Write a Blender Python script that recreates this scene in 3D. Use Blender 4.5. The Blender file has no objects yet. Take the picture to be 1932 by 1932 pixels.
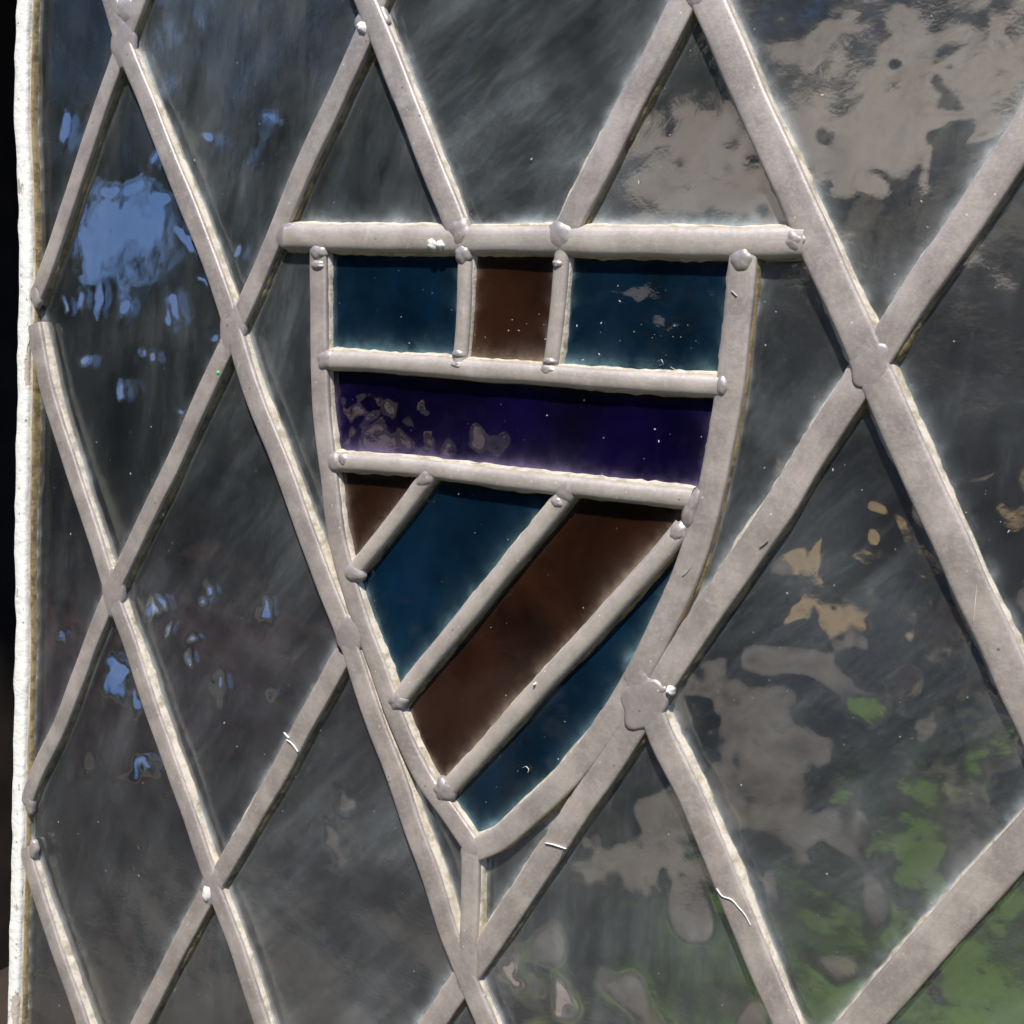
import bpy, math, random
import numpy as np
from mathutils import Matrix, Vector

scene = bpy.context.scene
col = scene.collection
R_ = math.radians

# ------------------------------------------------------------------ camera, sky, sun, exposure
CAM_LOC = np.array([0.49006879, -0.33951597, -0.11052422])
CAM_FWD = np.array([-0.49059963, 0.86247407, -0.12429998])
CAM_RGT = np.array([0.86417251, 0.49987876, 0.05768107])
CAM_UP = np.array([-0.11188334, 0.07911831, 0.99056671])
FOC = 1.19676                                   # focal length / picture width

cam = bpy.data.cameras.new('camera')
cam.sensor_width = 36.0
cam.lens = 36.0 * FOC
cam.clip_start = 0.01
cam.clip_end = 500.0
cam_ob = bpy.data.objects.new('camera', cam)
col.objects.link(cam_ob)
m = Matrix.Identity(4)
for i in range(3):
    m[i][0], m[i][1], m[i][2], m[i][3] = CAM_RGT[i], CAM_UP[i], -CAM_FWD[i], CAM_LOC[i]
cam_ob.matrix_world = m
scene.camera = cam_ob

SUN_EL, SUN_AZ = R_(57), R_(16)                 # azimuth counted from -Y towards +X
SUN_DIR = Vector((math.cos(SUN_EL) * math.sin(SUN_AZ), -math.cos(SUN_EL) * math.cos(SUN_AZ), math.sin(SUN_EL)))
world = bpy.data.worlds.new('World')
scene.world = world
world.use_nodes = True
wn = world.node_tree
sky = wn.nodes.new('ShaderNodeTexSky')
sky.sky_type = 'NISHITA'
sky.sun_disc = False
sky.sun_elevation = SUN_EL
sky.sun_rotation = math.pi - SUN_AZ
sky.ozone_density = 6.0
sky.air_density = 0.55
sky.dust_density = 0.0
bg = wn.nodes['Background']
wn.links.new(sky.outputs['Color'], bg.inputs['Color'])
bg.inputs['Strength'].default_value = 0.15
sun = bpy.data.lights.new('sun', 'SUN')
sun.energy = 2.2
sun.angle = R_(2.5)
sun.color = (1.0, 0.92, 0.81)
sun_ob = bpy.data.objects.new('sun', sun)
sun_ob.rotation_euler = SUN_DIR.to_track_quat('Z', 'Y').to_euler()
col.objects.link(sun_ob)
scene.view_settings.view_transform = 'Standard'
scene.view_settings.look = 'None'
scene.view_settings.exposure = 1.80
scene.view_settings.gamma = 1.0
scene.view_settings.use_curve_mapping = False

# ------------------------------------------------------------------ tracing helpers
# a point measured on the photograph (1932 wide) becomes a point of the window plane y = -n
def on_panel(pts, n=0.0):
    p = np.atleast_2d(np.array(pts, float))
    u = (p[:, 0] - 966) / 1932 / FOC
    v = -(p[:, 1] - 966) / 1932 / FOC
    d = CAM_FWD[None] + u[:, None] * CAM_RGT[None] + v[:, None] * CAM_UP[None]
    t = (-n - CAM_LOC[1]) / d[:, 1]
    q = CAM_LOC[None] + d * t[:, None]
    return q[:, [0, 2]]                          # x, z

UX, UY = 0.058, 0.10672171537697286              # half a quarry: width, height
def lattice(X, Y):
    return np.array([X * UX, Y * UY])

def new_mesh(name, verts, faces, mat, parent=None, smooth=True, attrs=None):
    verts = np.asarray(verts, np.float32)
    me = bpy.data.meshes.new(name)
    if isinstance(faces, np.ndarray):
        nf, k = faces.shape
        me.vertices.add(len(verts)); me.vertices.foreach_set('co', verts.ravel())
        me.loops.add(nf * k); me.loops.foreach_set('vertex_index', faces.astype(np.int32).ravel())
        me.polygons.add(nf)
        me.polygons.foreach_set('loop_start', np.arange(0, nf * k, k, dtype=np.int32))
        me.update(calc_edges=True)
    else:
        me.from_pydata(verts.tolist(), [], faces)
    if smooth:
        me.polygons.foreach_set('use_smooth', np.ones(len(me.polygons), bool))
    if attrs:
        for k, a in attrs.items():
            at = me.attributes.new(k, 'FLOAT', 'POINT')
            at.data.foreach_set('value', np.asarray(a, np.float32))
    me.update()
    if mat: me.materials.append(mat)
    ob = bpy.data.objects.new(name, me)
    col.objects.link(ob)
    if parent: ob.parent = parent
    return ob

def empty(name, loc=(0, 0, 0), parent=None):
    o = bpy.data.objects.new(name, None)
    o.location = loc
    o.empty_display_size = 0.05
    col.objects.link(o)
    if parent: o.parent = parent
    return o

def tag(o, label=None, cat=None, group=None, kind=None):
    for k, v in (('label', label), ('category', cat), ('group', group), ('kind', kind)):
        if v: o[k] = v
    return o

# ------------------------------------------------------------------ materials
class NT:
    def __init__(s, name):
        s.m = bpy.data.materials.new(name); s.m.use_nodes = True
        s.t = s.m.node_tree; s.b = s.t.nodes['Principled BSDF']; s.out = s.t.nodes['Material Output']
    def n(s, typ, **kw):
        nd = s.t.nodes.new(typ)
        for k, v in kw.items():
            if k[0] == '_': setattr(nd, k[1:], v)
            else:
                nd.inputs[int(k[1:]) if k[0] == 'i' and k[1:].isdigit() else k.replace('__', ' ')].default_value = v
        return nd
    def l(s, a, b): s.t.links.new(a, b)
    def put(s, sock, v):
        if hasattr(v, 'links') or isinstance(v, bpy.types.NodeSocket): s.l(v, sock)
        else: sock.default_value = v
    def math(s, op, a, b=0.0, clamp=False):
        nd = s.t.nodes.new('ShaderNodeMath'); nd.operation = op; nd.use_clamp = clamp
        s.put(nd.inputs[0], a); s.put(nd.inputs[1], b); return nd.outputs[0]
    def ramp(s, f, lo, hi):
        nd = s.t.nodes.new('ShaderNodeMapRange'); nd.interpolation_type = 'SMOOTHSTEP'
        s.l(f, nd.inputs[0]); nd.inputs[1].default_value = lo; nd.inputs[2].default_value = hi
        return nd.outputs[0]
    def mix(s, f, a, b):
        nd = s.t.nodes.new('ShaderNodeMix'); nd.data_type = 'RGBA'
        s.put(nd.inputs[0], f); s.put(nd.inputs[6], a); s.put(nd.inputs[7], b); return nd.outputs[2]
    def coord(s, scale=(1, 1, 1), rot=(0, 0, 0), loc=None):
        tc = s.t.nodes.new('ShaderNodeTexCoord'); mp = s.t.nodes.new('ShaderNodeMapping')
        s.l(tc.outputs['Object'], mp.inputs[0])
        mp.inputs['Scale'].default_value = scale; mp.inputs['Rotation'].default_value = rot
        if loc: mp.inputs['Location'].default_value = loc
        return mp.outputs[0]
    def noise(s, vec, scale, detail=4, rough=0.55, dist=0.0):
        nd = s.t.nodes.new('ShaderNodeTexNoise'); s.l(vec, nd.inputs['Vector'])
        nd.inputs['Scale'].default_value = scale; nd.inputs['Detail'].default_value = detail
        nd.inputs['Roughness'].default_value = rough; nd.inputs['Distortion'].default_value = dist
        return nd.outputs['Fac']
    def specks(s, vec, scale, radius, share):
        """small round grains: one in `share` cells, radius in cell units"""
        nd = s.t.nodes.new('ShaderNodeTexVoronoi'); s.l(vec, nd.inputs['Vector']); nd.inputs['Scale'].default_value = scale
        sep = s.t.nodes.new('ShaderNodeSeparateColor'); s.l(nd.outputs['Color'], sep.inputs[0])
        r = s.math('MULTIPLY', sep.outputs[1], radius)
        near = s.math('LESS_THAN', nd.outputs['Distance'], r)
        some = s.math('LESS_THAN', sep.outputs[0], share)
        return s.math('MULTIPLY', near, some)
    def bump(s, h, strength, dist, normal=None):
        nd = s.t.nodes.new('ShaderNodeBump'); s.l(h, nd.inputs['Height'])
        nd.inputs['Strength'].default_value = strength; nd.inputs['Distance'].default_value = dist
        if normal: s.l(normal, nd.inputs['Normal'])
        return nd.outputs[0]

def c4(r, g, b): return (r, g, b, 1.0)

def mat_lead(name, light, dark, metal, rough, seed):
    t = NT(name); v = t.coord(loc=(seed, seed * 2, 0))
    big = t.ramp(t.noise(v, 60, 4, .6), .35, .68)
    fine = t.noise(v, 700, 4, .68)
    colr = t.mix(big, c4(*dark), c4(*light))
    colr = t.mix(t.math('MULTIPLY', t.ramp(fine, .42, .72), .24), colr, c4(light[0] * 1.35, light[1] * 1.33, light[2] * 1.28))
    grime = t.ramp(t.noise(v, 230, 5, .65), .58, .74)
    colr = t.mix(t.math('MULTIPLY', grime, .18), colr, c4(.16, .125, .10))
    cl = t.n('ShaderNodeAttribute', _attribute_name='along'); cu = t.n('ShaderNodeAttribute', _attribute_name='across')
    cv = t.n('ShaderNodeCombineXYZ'); t.l(t.math('MULTIPLY', cl.outputs['Fac'], 45.0), cv.inputs[0]); t.l(t.math('MULTIPLY', cu.outputs['Fac'], 1100.0), cv.inputs[1]); cv.inputs[2].default_value = seed
    drawn = t.noise(cv.outputs[0], 1.0, 5, .65, .6)
    colr = t.mix(t.math('MULTIPLY', t.ramp(drawn, .50, .72), .16), colr, c4(dark[0] * .72, dark[1] * .69, dark[2] * .66))
    colr = t.mix(t.math('MULTIPLY', t.ramp(drawn, .46, .28), .14), colr, c4(light[0] * 1.3, light[1] * 1.28, light[2] * 1.24))
    bloom = t.ramp(t.noise(t.coord(loc=(8, seed, 4)), 75, 5, .7, .8), .60, .72)
    colr = t.mix(t.math('MULTIPLY', bloom, .35), colr, c4(.56, .52, .47))
    sp = t.specks(v, 330, .10, .26)
    colr = t.mix(t.math('MULTIPLY', sp, .8), colr, c4(.68, .66, .61))
    sp2 = t.specks(t.coord(loc=(3 + seed, 1, 2)), 260, .13, .10)
    colr = t.mix(t.math('MULTIPLY', sp2, .65), colr, c4(.10, .08, .07))
    t.l(colr, t.b.inputs['Base Color'])
    t.b.inputs['Metallic'].default_value = metal
    rr = t.math('ADD', t.math('MULTIPLY', fine, .25), rough - .12)
    t.l(rr, t.b.inputs['Roughness'])
    b1 = t.bump(t.noise(v, 130, 4, .5), .3, .0005)
    b1 = t.bump(drawn, .10, .0003, b1)
    b2 = t.bump(t.noise(v, 1200, 3, .6), .22, .0003, b1)
    t.l(b2, t.b.inputs['Normal'])
    return t.m

M_came = mat_lead('lead', (.43, .378, .325), (.27, .234, .205), .36, .45, 0.0)
M_round = mat_lead('lead_round', (.43, .38, .325), (.32, .28, .238), .25, .42, 4.0)
M_solder = mat_lead('solder', (.345, .305, .272), (.27, .236, .214), .35, .40, 9.0)

def mat_putty(name, pale, tan, soil):
    t = NT(name); v = t.coord()
    a = t.noise(v, 220, 6, .7)
    colr = t.mix(t.ramp(a, .36, .58), c4(*tan), c4(*pale))
    colr = t.mix(t.math('MULTIPLY', t.ramp(t.noise(v, 260, 5, .7), .56, .70), .65), colr, c4(*soil))
    gr = t.ramp(t.noise(t.coord(loc=(5, 2, 1)), 55, 3), .5, .7)
    colr = t.mix(t.math('MULTIPLY', gr, .35), colr, c4(*[k * .92 for k in pale]))
    t.l(colr, t.b.inputs['Base Color']); t.b.inputs['Roughness'].default_value = .9
    t.l(t.bump(t.noise(v, 800, 4, .65), .55, .0006), t.b.inputs['Normal'])
    return t.m
M_putty = mat_putty('putty', (.45, .41, .33), (.28, .245, .175), (.12, .085, .05))
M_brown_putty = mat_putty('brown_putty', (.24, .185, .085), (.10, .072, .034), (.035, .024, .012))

def mat_paint():
    t = NT('white_paint'); v = t.coord()
    vs = t.coord(scale=(1, 1, .35))
    chip = t.ramp(t.noise(vs, 55, 5, .6), .57, .60)
    colr = t.mix(t.noise(v, 200, 4), c4(.66, .65, .57), c4(.75, .74, .67))
    colr = t.mix(chip, colr, c4(.42, .36, .29))
    gr = t.ramp(t.noise(t.coord(loc=(1, 7, 3), scale=(1, 1, .4)), 120, 5, .7), .60, .70)
    colr = t.mix(t.math('MULTIPLY', gr, .7), colr, c4(.36, .46, .36))
    colr = t.mix(t.math('MULTIPLY', t.specks(v, 330, .2, .2), .8), colr, c4(.2, .17, .13))
    t.l(colr, t.b.inputs['Base Color']); t.b.inputs['Roughness'].default_value = .55
    t.l(t.bump(t.math('SUBTRACT', t.noise(v, 260, 5, .6), t.math('MULTIPLY', chip, .5)), .6, .0012), t.b.inputs['Normal'])
    return t.m
M_paint = mat_paint()

def mat_glass(name, tint, body, body_w, haze_gain=1.0, dustcol=(.44, .485, .49), micro=1.0, ior=2.45):
    """old window glass: clear or coloured, with a film of dirt wiped in streaks"""
    t = NT(name); v = t.coord()
    b = t.b
    b.inputs['Base Color'].default_value = c4(*tint)
    b.inputs['Transmission Weight'].default_value = 1.0
    b.inputs['IOR'].default_value = ior
    b.inputs['Roughness'].default_value = .095 if body_w == 0 else .03
    fine = t.bump(t.noise(v, 420, 3, .55), .13 * micro, .0003)
    bump0 = fine.node
    fine = t.bump(t.noise(v, 1100, 2, .5), .10 * micro, .00012, fine)
    # slopes stored with the glass: ripples, plus tilts aimed to place reflections
    geo = t.n('ShaderNodeNewGeometry')
    sx = t.n('ShaderNodeAttribute', _attribute_name='slope_x'); sz = t.n('ShaderNodeAttribute', _attribute_name='slope_z')
    cs = t.n('ShaderNodeCombineXYZ'); t.l(t.math('MULTIPLY', sx.outputs['Fac'], -1.0), cs.inputs[0]); t.l(t.math('MULTIPLY', sz.outputs['Fac'], -1.0), cs.inputs[2])
    ad = t.n('ShaderNodeVectorMath', _operation='ADD'); t.l(geo.outputs['Normal'], ad.inputs[0]); t.l(cs.outputs[0], ad.inputs[1])
    nn = t.n('ShaderNodeVectorMath', _operation='NORMALIZE'); t.l(ad.outputs[0], nn.inputs[0])
    t.l(nn.outputs[0], bump0.inputs['Normal'])
    t.l(fine, b.inputs['Normal'])
    surf = b.outputs[0]
    if body_w > 0:                               # colour that is scattered inside the coloured glass
        pb = t.n('ShaderNodeBsdfPrincipled')
        oi0 = t.n('ShaderNodeObjectInfo'); shift = t.n('ShaderNodeVectorMath', _operation='ADD'); t.l(v, shift.inputs[0]); t.l(oi0.outputs['Random'], shift.inputs[1]); shifted0 = shift.outputs[0]
        pb.inputs['Base Color'].default_value = c4(*body); pb.inputs['Roughness'].default_value = .03
        pb.inputs['IOR'].default_value = ior
        mott = t.mix(t.ramp(t.noise(shifted0, 28, 4, .6, .5), .28, .72), c4(*[k * .45 for k in body]), c4(*[k * 1.6 for k in body]))
        t.l(mott, pb.inputs['Base Color']); t.l(fine, pb.inputs['Normal'])
        mx = t.n('ShaderNodeMixShader'); mx.inputs[0].default_value = body_w
        t.l(surf, mx.inputs[1]); t.l(pb.outputs[0], mx.inputs[2]); surf = mx.outputs[0]
    at = t.n('ShaderNodeAttribute', _attribute_name='dust'); hz = t.n('ShaderNodeAttribute', _attribute_name='haze')
    oi = t.n('ShaderNodeObjectInfo')
    off = t.n('ShaderNodeCombineXYZ'); t.l(t.math('MULTIPLY', oi.outputs['Random'], 3.0), off.inputs[0])
    def shifted(vec):
        a = t.n('ShaderNodeVectorMath', _operation='ADD'); t.l(vec, a.inputs[0]); t.l(off.outputs[0], a.inputs[1]); return a.outputs[0]
    tc = t.coord()
    turn = t.n('ShaderNodeCombineXYZ'); t.l(t.math('SUBTRACT', t.math('MULTIPLY', t.math('FRACT', t.math('MULTIPLY', oi.outputs['Random'], 7.31)), 1.1), 1.0), turn.inputs[1])
    t.l(turn.outputs[0], tc.node.inputs['Rotation'])
    sc = t.n('ShaderNodeVectorMath', _operation='MULTIPLY'); t.l(shifted(tc), sc.inputs[0]); sc.inputs[1].default_value = (1, 1, .22)
    st = t.ramp(t.noise(sc.outputs[0], 85, 6, .6, .35), .34, .84)
    st2 = t.ramp(t.noise(sc.outputs[0], 420, 4, .6), .45, .85)
    patch = t.math('ADD', t.math('MULTIPLY', t.ramp(t.noise(shifted(v), 17, 4, .6, .5), .32, .74), .75), .25)
    grain = t.noise(v, 900, 3, .7)
    film = t.math('MULTIPLY', patch, t.math('ADD', t.math('MULTIPLY', st, .085), t.math('ADD', t.math('MULTIPLY', st2, .035), .04)))
    film = t.math('MULTIPLY', film, hz.outputs['Fac'])
    film = t.math('MULTIPLY', film, t.math('ADD', t.math('MULTIPLY', grain, .9), .55))
    edge = t.math('MULTIPLY', at.outputs['Fac'], t.math('MULTIPLY', t.math('ADD', t.math('MULTIPLY', t.noise(v, 330, 5, .7), 1.5), .15), t.ramp(t.noise(shifted(v), 48, 4, .6), .25, .70)))
    tot = t.math('ADD', t.math('MULTIPLY', film, haze_gain), edge)
    sp = t.math('MULTIPLY', t.specks(v, 190, .045, .30), .6)
    sp_b = t.math('MULTIPLY', t.specks(t.coord(loc=(2, 5, 1)), 420, .12, .10), .55)
    tot = t.math('MINIMUM', t.math('ADD', tot, t.math('ADD', sp, sp_b)), .95)
    df = t.n('ShaderNodeBsdfDiffuse'); df.inputs['Color'].default_value = c4(*dustcol)
    mx = t.n('ShaderNodeMixShader'); t.l(tot, mx.inputs[0]); t.l(surf, mx.inputs[1]); t.l(df.outputs[0], mx.inputs[2])
    t.l(mx.outputs[0], t.out.inputs['Surface'])
    return t.m

M_clear = mat_glass('clear_glass', (.80, .85, .83), (0, 0, 0), 0, micro=.8)
M_blue = mat_glass('blue_glass', (.02, .20, .45), (.0006, .0096, .0235), .75, .30, (.13, .22, .24), .4, 1.7)
M_brown = mat_glass('brown_glass', (.40, .12, .04), (.017, .0060, .0027), .75, .14, (.28, .215, .165), .5, 1.55)
M_violet = mat_glass('violet_glass', (.10, .04, .45), (.0024, .0011, .0165), .75, .10, (.15, .12, .21), 1.5, 1.6)

def mat_simple(name, a, b, scale, rough=.9, rot=None, detail=5):
    t = NT(name); v = t.coord()
    t.l(t.mix(t.ramp(t.noise(v, scale, detail, .6), .35, .65), c4(*a), c4(*b)), t.b.inputs['Base Color'])
    t.b.inputs['Roughness'].default_value = rough
    return t.m
M_dark = mat_simple('dark_wall', (.026, .021, .0175), (.040, .031, .026), 8, 1.0)  # the room's darkness is put into this near-black wall colour
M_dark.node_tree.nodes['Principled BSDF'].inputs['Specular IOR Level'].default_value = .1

# ------------------------------------------------------------------ the dark room behind the glass
def box_faces(x0, x1, y0, y1, z0, z1, skip=()):
    v = [(x0, y0, z0), (x1, y0, z0), (x1, y1, z0), (x0, y1, z0), (x0, y0, z1), (x1, y0, z1), (x1, y1, z1), (x0, y1, z1)]
    f = {'bottom': (0, 3, 2, 1), 'top': (4, 5, 6, 7), 'front': (0, 1, 5, 4), 'right': (1, 2, 6, 5), 'back': (2, 3, 7, 6), 'left': (3, 0, 4, 7)}
    return v, [q for k, q in f.items() if k not in skip]
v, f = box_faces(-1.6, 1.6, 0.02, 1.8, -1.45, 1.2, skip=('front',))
tag(new_mesh('dark_room', v, f, M_dark, smooth=False), 'room with near-black walls behind the leaded glass', kind='structure')

# ------------------------------------------------------------------ the leaded window
window = empty('leaded_window', (0, 0, -0.5))
tag(window, 'leaded diamond-pane window with a small stained glass shield at its centre', 'window')
bpy.context.view_layer.update()
W_OFF = np.array([0, 0, -0.5])
GLASS_N = -0.0035

rng = np.random.default_rng(11)
random.seed(5)

def to3(xz, n):                                   # plane coords + height towards the viewer -> local coords of the window
    xz = np.asarray(xz, float)
    return np.stack([xz[..., 0], -np.broadcast_to(n, xz.shape[:-1]), xz[..., 1]], -1) - W_OFF

def resample(p, step):
    p = np.asarray(p, float)
    s = np.r_[0, np.cumsum(np.linalg.norm(np.diff(p, axis=0), axis=1))]
    k = max(2, int(s[-1] / step))
    q = np.linspace(0, s[-1], k)
    if len(p) > 2:                                # smooth through the traced points
        m_ = np.gradient(p, s, axis=0)
        i = np.clip(np.searchsorted(s, q, side='right') - 1, 0, len(s) - 2)
        h = s[i + 1] - s[i]; t = (q - s[i]) / h
        h00 = 2 * t**3 - 3 * t**2 + 1; h10 = t**3 - 2 * t**2 + t; h01 = -2 * t**3 + 3 * t**2; h11 = t**3 - t**2
        return h00[:, None] * p[i] + (h10 * h)[:, None] * m_[i] + h01[:, None] * p[i + 1] + (h11 * h)[:, None] * m_[i + 1]
    return np.c_[np.interp(q, s, p[:, 0]), np.interp(q, s, p[:, 1])]

def wob(n, amp, k):
    a = rng.normal(0, 1, n + 2 * k)
    ker = np.hanning(2 * k + 1); ker /= np.sqrt((ker**2).sum())
    return np.convolve(a, ker, 'valid')[:n] * amp

FLAT = [(-1, -2.0), (-1, -.95), (-.965, -.48), (-.89, -.20), (-.74, -.05), (-.4, .02), (0, .04), (.4, .02), (.74, -.05), (.89, -.20), (.965, -.48), (1, -.95), (1, -2.0)]
HALF = [(-1, -2.2), (-1, -1.6), (-.95, -1.2), (-.82, -.66), (-.6, -.24), (-.32, -.02), (0, .06), (.32, -.02), (.6, -.24), (.82, -.66), (.95, -1.2), (1, -1.6), (1, -2.2)]
BARS = []                                         # (points, half width) of every came, for panes and dirt

def sweep(rows, closed_ends=True):
    """rows: array (len, profile, 3) -> verts, quads"""
    L, K, _ = rows.shape
    idx = np.arange(L * K).reshape(L, K)
    q = np.stack([idx[:-1, :-1], idx[:-1, 1:], idx[1:, 1:], idx[1:, :-1]], -1).reshape(-1, 4)
    return rows.reshape(-1, 3), q

def came(pts_xz, width, parent, lift=0.0, brown=0, profile=FLAT, mat=None, name='lead_came', label=None, putty_parent=None, gap=0.0, w_end=None, up_bead=1.0):
    p = resample(pts_xz, .0022)
    n = len(p)
    d = np.gradient(p, axis=0); d /= np.linalg.norm(d, axis=1)[:, None]
    nr = np.c_[-d[:, 1], d[:, 0]]                 # left of the direction
    p = p + nr * wob(n, .00016, 14)[:, None]
    w = np.linspace(width, w_end or width, n)
    hwL = w / 2 * (1 + wob(n, .022, 6)); hwR = w / 2 * (1 + wob(n, .022, 6))
    dz = wob(n, .00010, 8) + lift
    rows = np.zeros((n, len(profile), 3))
    for k, (u, h) in enumerate(profile):
        off = u * np.where(u < 0, hwR, hwL)
        hh = h * .001 + dz * (1 if h > -1.9 else 0)
        rows[:, k] = to3(p + nr * off[:, None], hh)
    v, q = sweep(rows)
    sl = np.r_[0, np.cumsum(np.linalg.norm(np.diff(p, axis=0), axis=1))] + rng.uniform(0, 50)
    K = len(profile)
    at_ = {'along': np.repeat(sl, K), 'across': np.tile([u_ for u_, _ in profile], n) * np.repeat(w / 2, K)}
    ob = new_mesh(name, v, q[:, ::-1], mat or M_came, parent, attrs=at_)
    if label: ob['label'] = label
    BARS.append((p, float(w.mean()) / 2))
    # cement pressed under both flanges
    allv, allq, allm, base = [], [], [], 0
    for side, hw in ((1, hwL), (-1, hwR)):
        up = (nr[:, 1] * side)                    # which way this flank faces
        upn = np.clip(up, -1, 1)
        lum = wob(n, .00016, 1) + wob(n, .00030, 8)
        inner = hw - .0012
        start = hw - .0007 * np.clip(.6 - upn, 0, 1) + .0002 * np.clip(upn, 0, 1)
        out = hw + (.0006 + .0005 * np.clip(upn, 0, 1)) * up_bead + lum
        out = np.maximum(out, hw + .0003)
        prof = [(inner, -.0019), (start, -.0013 + .0003 * np.clip(upn, 0, 1) + lum * .4), (hw * .4 + out * .6, -.0021 + lum * .4), (out, -.0034), (out + .0003, -.0046)]
        rows = np.stack([to3(p + nr * (side * o)[:, None], h) for o, h in prof], 1)
        v, q = sweep(rows)
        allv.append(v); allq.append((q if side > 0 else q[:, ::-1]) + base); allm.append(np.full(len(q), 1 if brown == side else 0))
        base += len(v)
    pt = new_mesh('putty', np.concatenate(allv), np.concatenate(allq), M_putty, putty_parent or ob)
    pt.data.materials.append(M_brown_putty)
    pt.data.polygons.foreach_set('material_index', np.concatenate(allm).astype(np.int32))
    return ob

def px(*pts): return on_panel(pts)
def join(*parts): return np.concatenate([np.atleast_2d(a) for a in parts])

shield = empty('shield', (0, 0, 0), window)
shield['label'] = 'heater shield of blue, brown and violet stained glass in lead'

# diagonal cames falling to the right
DN = 0.00025
came(join(px((62, 612), (86.6, 729.4), (135.6, 893), (179, 1023.6), (209, 1121), (243.5, 1219.6), (292.5, 1366), (340, 1496.7), (400, 1672), (446, 1791), (478.8, 1889)), lattice(4, -4), lattice(5, -5)), .0074, window, DN)
came(join(lattice(1, 1), px((206, 0), (230, 78), (266, 170), (327, 327), (399, 510), (439, 625), (470.6, 729.4), (534, 893), (581.5, 1023.6), (618, 1121), (656, 1215), (706, 1366), (745, 1464), (778, 1562), (813, 1660), (844, 1758), (878, 1843), (906, 1908)), lattice(6, -4), lattice(7, -5)), .0076, window, DN, w_end=.0082)
came(join(lattice(3, 1), px((688, 0), (700, 30), (757, 170), (816.6, 327), (851, 408), (864, 442))), .0083, window, DN)
came(join(px((1196, 1270), (1222, 1328), (1249, 1398), (1298, 1496.7), (1351, 1627), (1421, 1791), (1474, 1921)), lattice(8, -4), lattice(9, -5)), .0086, window, DN)
came(join(lattice(5, 1), px((1316, -40), (1364, 65), (1409, 170), (1479, 327), (1567, 523), (1600, 593), (1643, 686), (1702, 827.5), (1761, 958), (1821, 1089), (1882, 1219.6)), lattice(9, -3), lattice(10, -4)), .0097, window, DN)
came(join(lattice(7, 1), lattice(8, 0), lattice(9, -1), lattice(10, -2)), .0095, window, DN)
came(join(px((44, 1600), (72.5, 1692.8), (104.6, 1791), (150, 1921.5)), lattice(3, -5)), .0072, window, DN)
# diagonal cames rising to the right
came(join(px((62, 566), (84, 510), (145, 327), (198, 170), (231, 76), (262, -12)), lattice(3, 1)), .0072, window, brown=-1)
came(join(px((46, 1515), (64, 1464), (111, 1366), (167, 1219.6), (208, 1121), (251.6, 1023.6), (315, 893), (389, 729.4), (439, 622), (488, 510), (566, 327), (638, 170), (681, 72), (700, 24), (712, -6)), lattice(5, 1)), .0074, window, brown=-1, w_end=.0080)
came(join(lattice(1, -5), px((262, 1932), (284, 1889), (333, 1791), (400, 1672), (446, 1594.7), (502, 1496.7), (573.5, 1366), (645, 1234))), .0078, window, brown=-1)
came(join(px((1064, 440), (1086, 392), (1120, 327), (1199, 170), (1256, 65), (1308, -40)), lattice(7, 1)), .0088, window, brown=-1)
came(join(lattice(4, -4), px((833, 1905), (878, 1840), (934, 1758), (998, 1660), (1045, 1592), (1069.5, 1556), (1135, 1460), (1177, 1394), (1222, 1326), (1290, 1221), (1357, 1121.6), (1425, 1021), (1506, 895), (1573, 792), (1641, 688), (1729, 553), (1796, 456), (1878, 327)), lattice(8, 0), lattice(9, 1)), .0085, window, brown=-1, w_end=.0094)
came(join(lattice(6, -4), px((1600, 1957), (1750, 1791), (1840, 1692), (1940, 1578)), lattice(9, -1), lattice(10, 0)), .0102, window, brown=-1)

# lead of the shield
HB = 0.0005
came(px((536, 446), (670, 448.5), (800, 450), (964, 452.6), (1208, 457), (1437, 457), (1516, 455)), .0088, shield, .0006, profile=HALF, mat=M_round, putty_parent=shield)
LSTILE = [(599, 470), (599, 510), (599, 590), (598.5, 648), (601, 729), (607, 815), (616, 893), (635, 1023.6), (661, 1121.6), (684, 1187), (708, 1252), (750, 1372), (795, 1464), (841, 1531), (885, 1595)]
RSTILE = [(1400, 480), (1397, 510), (1393, 555.6), (1387, 621), (1380, 697), (1364, 795), (1344, 893), (1311, 1023.6), (1274, 1121.6), (1244, 1187), (1211, 1254), (1149, 1360), (1096, 1433), (1040, 1495), (989, 1541), (931, 1588), (889, 1606)]
came(px(*LSTILE), .0073, shield, .0000, putty_parent=shield)
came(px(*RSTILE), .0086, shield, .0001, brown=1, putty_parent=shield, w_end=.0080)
T2 = [(606, 680), (670, 681), (800, 690), (964, 702.5), (1176, 718), (1368, 728)]
T3 = [(624, 870), (670, 873), (800, 884), (964, 904), (1110, 921), (1305, 943)]
V1 = [(874, 470), (873, 500), (867, 650), (863, 690)]
V2 = [(1056, 470), (1054, 506), (1043, 648), (1036, 700)]
D1 = [(815, 890), (800, 908), (735, 990), (665, 1080)]
D2 = [(1078, 918), (925, 1106), (748, 1322)]
D3 = [(1285, 994), (1261, 1023.6), (1048, 1262), (940, 1384), (836, 1497)]
for pts, w, lf in ((T2, .0066, .0007), (T3, .0064, .0007), (V1, .0054, .0003), (V2, .0054, .0003), (D1, .0060, .0004), (D2, .0062, .0004), (D3, .0062, .0004)):
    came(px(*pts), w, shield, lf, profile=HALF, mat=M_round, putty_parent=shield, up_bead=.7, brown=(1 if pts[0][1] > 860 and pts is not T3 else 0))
came(px((886, 1610), (884, 1693), (881, 1800)), .0069, window, .0003)

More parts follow.
